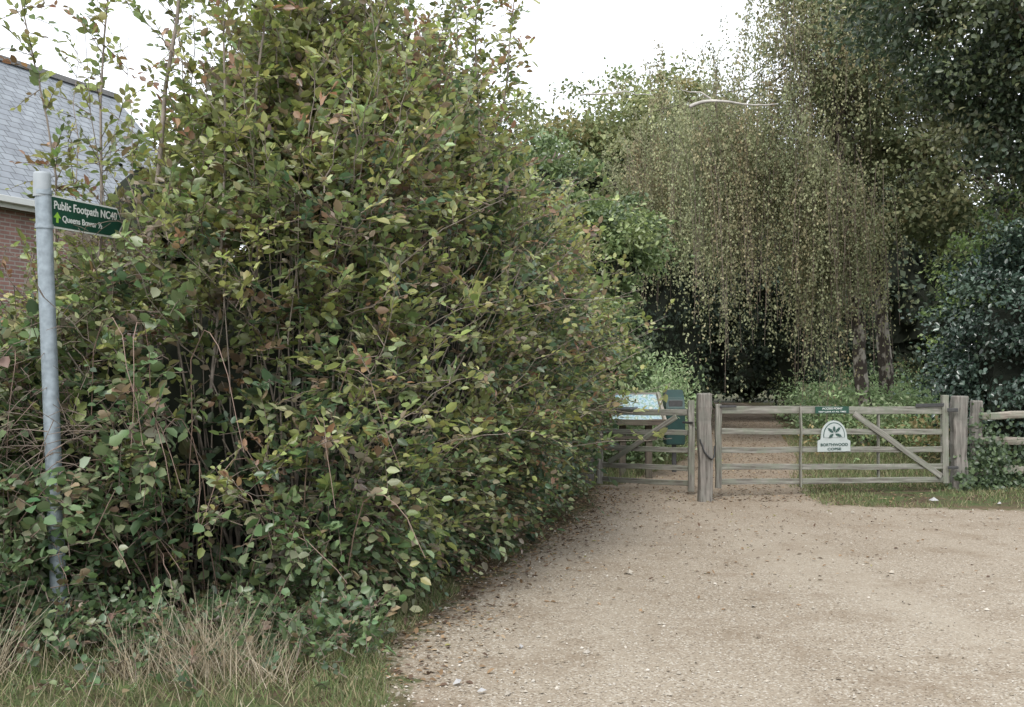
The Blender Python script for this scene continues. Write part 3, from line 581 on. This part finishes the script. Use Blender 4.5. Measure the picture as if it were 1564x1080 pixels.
arch=[(-.24,-.02),(.24,-.02),(.24,.12),(.195,.14)]+[(.19*math.cos(a),.17+.22*math.sin(a)) for a in np.linspace(0.0,math.pi,15)]+[(-.195,.14),(-.24,.12)]
outline("panel",arch,Rg,l,.014,M_pale,S2)
M_sgn=plain("emblem_green",(.02,.06,.05),.5)
arc=[(.158*math.cos(a),.19+.175*math.sin(a)) for a in np.linspace(-.15,math.pi+.15,17)]
outline("emblem_ring",arc,Rg,l+gn*.003,.002,M_sgn,S2); outline("emblem_inner",[(x*.93,.19+(y-.19)*.93) for x,y in arc],Rg,l+gn*.005,.001,M_pale,S2)
for k,(a,cx,cy,ln) in enumerate([(.75,.01,.225,.115),(2.5,-.01,.225,.11),(-.35,.01,.215,.11),(3.8,-.01,.215,.09),(1.62,0,.235,.085)]):
    pts=[]
    for t in np.linspace(0,1,12): w=.019*math.sin(math.pi*t)*(1+.4*math.cos(t*26)); pts.append((t*ln,w))
    for t in np.linspace(1,0,12): w=.019*math.sin(math.pi*t)*(1+.4*math.cos(t*26)); pts.append((t*ln,-w-.0005))
    pts=[(cx+x*math.cos(a)-y*math.sin(a),cy+x*math.sin(a)+y*math.cos(a)) for x,y in pts]
    outline("oak_leaf_%d"%k,pts,Rg,l+gn*(.007+.0006*k),.001,M_sgn,S2)
text("name_1","BORTHWOOD",Rg,l+gn*.006+up*.055,.05,.40,M_sgn,S2,'CENTER',.02); text("name_2","COPSE",Rg,l+gn*.006+up*.0,.045,.2,M_sgn,S2,'CENTER',.02)
IB=empty("information_board",(1.85,16.5,0))
xr=Vector((1,-.08,0)).normalized(); upi=Vector((.0,.62,.78)).normalized(); ni=xr.cross(upi); Ri=Matrix((xr,upi,ni)).transposed()
lo=Vector((1.5,16.3,.88))
outline("frame",[(-.03,-.03),(.80,-.03),(.72,.53),(.05,.53)],Ri,lo,.05,M_post,IB)
def art_mat():
    m,nt,ndd,lk,b=mat_new("map_artwork"); tc=ndd.new("ShaderNodeTexCoord"); n=ndd.new("ShaderNodeTexNoise"); n.inputs["Scale"].default_value=14; n.inputs["Detail"].default_value=4
    lk.new(tc.outputs["Object"],n.inputs["Vector"]); r=ndd.new("ShaderNodeValToRGB"); e=r.color_ramp.elements
    e[0].position=.35;e[0].color=(.12,.24,.30,1); e[1].position=.47; e[1].color=(.34,.44,.48,1); x=e.new(.56); x.color=(.14,.24,.18,1); x=e.new(.66); x.color=(.45,.46,.42,1)
    lk.new(n.outputs["Fac"],r.inputs[0]); lk.new(r.outputs[0],b.inputs["Base Color"]); b.inputs["Roughness"].default_value=.2; return m
outline("panel",[(0.01,0.01),(.76,.01),(.69,.49),(.08,.49)],Ri,lo+ni*.003,.002,art_mat(),IB)
board("front_trim",lo+ni*.01-upi*.03-xr*.04,lo+ni*.01-upi*.03+xr*.81,.04,.09,M_darkwood,IB)
board("side_trim",lo+xr*.80+ni*.01,lo+xr*.74+upi*.53+ni*.01,.05,.05,M_rail,IB)
board("leg",(1.68,16.45,-.1),(1.68,16.45,.9),.10,.10,M_darkwood,IB); board("leg_2",(2.08,16.45,-.1),(2.08,16.45,.9),.10,.10,M_darkwood,IB)
board("shelf",(1.55,16.42,.62),(2.2,16.42,.62),.12,.05,M_darkwood,IB)
BN=empty("litter_bin",(2.62,17.5,0))
bm=bmesh.new()
prof=[(-.2,.45),(-.22,1.02),(-.14,1.20),(.02,1.33),(.16,1.33),(.22,1.26),(.20,.45)]
V1=[bm.verts.new((2.62-.15,17.5+y,z)) for y,z in prof]; V2=[bm.verts.new((2.62+.15,17.5+y,z)) for y,z in prof]
bm.faces.new(V1); bm.faces.new(V2[::-1]); n=len(prof)
for i in range(n): bm.faces.new((V1[i],V2[i],V2[(i+1)%n],V1[(i+1)%n]))
bmesh.ops.recalc_face_normals(bm,faces=bm.faces); bmesh.ops.bevel(bm,geom=bm.edges[:],offset=.015,segments=2,affect='EDGES')
me=bpy.data.meshes.new("bin_body"); bm.to_mesh(me); bm.free(); obj("bin_body",me,M_bin,BN)
board("bin_aperture",(2.51,17.31,1.10),(2.73,17.31,1.10),.02,.13,M_iron,BN,0); board("bin_pole",(2.62,17.5,-.1),(2.62,17.5,.5),.07,.07,M_iron,BN,0)

# ------------------------------------------------------------------ brick house
H=empty("brick_house",(-9,19,0)); hd=np.array([.385,.923]); hn=np.array([.923,-.385])
def hp(t,o,z): v=np.array([-9.,19.])+hd*t+hn*o; return (v[0],v[1],z)
def uvquad(name,corners,mat,parent,us,vs):
    me=bpy.data.meshes.new(name); me.from_pydata([tuple(c) for c in corners],[],[tuple(range(len(corners)))]); uv=me.uv_layers.new(name="UVMap")
    for i,(a,b) in enumerate(zip(us,vs)): uv.data[i].uv=(a,b)
    return obj(name,me,mat,parent)
def brick_mat(name,c1,c2,mortar,bw,rh,ms,rough=.9):
    m,nt,ndd,lk,b=mat_new(name); uv=ndd.new("ShaderNodeUVMap"); br_=ndd.new("ShaderNodeTexBrick"); br_.inputs["Scale"].default_value=1
    br_.inputs["Brick Width"].default_value=bw; br_.inputs["Row Height"].default_value=rh; br_.inputs["Mortar Size"].default_value=ms; br_.inputs["Mortar Smooth"].default_value=.2
    br_.inputs["Color1"].default_value=(*c1,1); br_.inputs["Color2"].default_value=(*c2,1); br_.inputs["Mortar"].default_value=(*mortar,1); br_.inputs["Bias"].default_value=0
    lk.new(uv.outputs[0],br_.inputs["Vector"]); n=ndd.new("ShaderNodeTexNoise"); n.inputs["Scale"].default_value=3; n.inputs["Detail"].default_value=8; lk.new(uv.outputs[0],n.inputs["Vector"])
    mx=ndd.new("ShaderNodeMix"); mx.data_type='RGBA'; mx.blend_type='OVERLAY'; mx.inputs[0].default_value=.45; lk.new(br_.outputs["Color"],mx.inputs[6]); lk.new(n.outputs["Fac"],mx.inputs[7])
    lk.new(mx.outputs[2],b.inputs["Base Color"]); b.inputs["Roughness"].default_value=rough
    bp=ndd.new("ShaderNodeBump"); bp.inputs["Strength"].default_value=.5; bp.inputs["Distance"].default_value=.01; bp.invert=True; lk.new(br_.outputs["Fac"],bp.inputs["Height"]); lk.new(bp.outputs[0],b.inputs["Normal"])
    return m
M_brick=brick_mat("red_brick",(.31,.175,.145),(.24,.14,.12),(.34,.31,.28),.225,.075,.012)
M_slate=brick_mat("slate",(.19,.21,.235),(.235,.26,.285),(.09,.10,.11),.30,.20,.012,.7)
t0,t1,dp,ze,zr=-6,6,6.4,4.92,8.19
uvquad("front_wall",[hp(t0,0,0),hp(t1,0,0),hp(t1,0,ze),hp(t0,0,ze)],M_brick,H,[0,12,12,0],[0,0,ze,ze])
uvquad("rear_wall",[hp(t0,-dp,0),hp(t1,-dp,0),hp(t1,-dp,ze),hp(t0,-dp,ze)],M_brick,H,[0,12,12,0],[0,0,ze,ze])
for nm,t in(("gable_wall",t0),("far_gable_wall",t1)):
    uvquad(nm,[hp(t,0,0),hp(t,-dp,0),hp(t,-dp,ze),hp(t,-dp/2,zr-.1),hp(t,0,ze)],M_brick,H,[0,dp,dp,dp/2,0],[0,0,ze,zr,ze])
sl_=(zr-ze)/(dp/2); rl=math.hypot(dp/2+.3,(zr-ze)+.3*sl_)
for nm,o,c in(("roof",.3,ze-.3*sl_),("roof_rear",-dp-.3,ze-.3*sl_)):
    uvquad(nm,[hp(t0-.2,o,c+.05),hp(t1+.2,o,c+.05),hp(t1+.2,-dp/2,zr+.05),hp(t0-.2,-dp/2,zr+.05)],M_slate,H,[0,12.4,12.4,0],[0,0,rl,rl])
board("ridge_tiles",hp(t0-.2,-dp/2,zr+.08),hp(t1+.2,-dp/2,zr+.08),.2,.12,plain("ridge",(.20,.195,.19),.8,0,.2),H)
board("gutter",hp(t0-.2,.36,ze-.30*sl_+.0),hp(t1+.2,.36,ze-.30*sl_+.0),.12,.11,M_white,H,0,1); board("fascia",hp(t0-.2,.27,ze-.34),hp(t1+.2,.27,ze-.34),.03,.2,M_white,H,0,1)
M_glass=plain("window_glass",(.03,.04,.05),.08)
for k,t in enumerate((-3,2.2,4.4)):
    for z in(1.0,3.0):
        board("window_glass_%d"%k,hp(t,.01,z+.5),hp(t+1.1,.01,z+.5),.02,1.0,M_glass,H,0,1)
        for zz in(z-.02,z+.5,z+1.02): board("window_frame",hp(t-.05,.03,zz),hp(t+1.15,.03,zz),.05,.06,M_white,H,0,1)
        for tt in(t,t+.55,t+1.1): board("window_mullion",hp(tt,.036,z),hp(tt,.036,z+1.0),.05,.05,M_white,H,0,1)
board("door",hp(0,.02,1.0),hp(.9,.02,1.0),.04,2.0,M_green,H,0,1)

# ------------------------------------------------------------------ world, sun, camera
w=bpy.data.worlds.new("World"); scene.world=w; w.use_nodes=True; nd=w.node_tree.nodes; lk=w.node_tree.links
bg=nd["Background"]; sky=nd.new("ShaderNodeTexSky"); sky.sky_type='NISHITA'; sky.sun_disc=False
EL,AZ=math.radians(50),math.radians(200)
sky.sun_elevation=EL; sky.sun_rotation=AZ; sky.dust_density=2; lk.new(sky.outputs[0],bg.inputs[0]); bg.inputs[1].default_value=.06
bg2=nd.new("ShaderNodeBackground"); bg2.inputs[0].default_value=(.975,.985,1,1); bg2.inputs[1].default_value=1.5
ad=nd.new("ShaderNodeAddShader"); lk.new(bg.outputs[0],ad.inputs[0]); lk.new(bg2.outputs[0],ad.inputs[1]); lk.new(ad.outputs[0],nd["World Output"].inputs[0])
sd=bpy.data.lights.new("sun",'SUN'); sd.energy=2.7; sd.angle=math.radians(18); sd.color=(1,.975,.93); so=bpy.data.objects.new("sun",sd); COL.objects.link(so)
dirv=Vector((math.sin(AZ)*math.cos(EL),math.cos(AZ)*math.cos(EL),math.sin(EL))); so.rotation_euler=dirv.to_track_quat('Z','Y').to_euler(); so.location=(0,0,30)
cd=bpy.data.cameras.new("camera"); cd.sensor_width=36; cd.lens=36*1650/1564; cd.clip_end=2000; co=bpy.data.objects.new("camera",cd); COL.objects.link(co)
co.location=(0,0,1.6); co.rotation_euler=(math.radians(90+1.04),0,0); scene.camera=co
scene.view_settings.view_transform='Standard'; scene.view_settings.look='None'; scene.view_settings.exposure=0
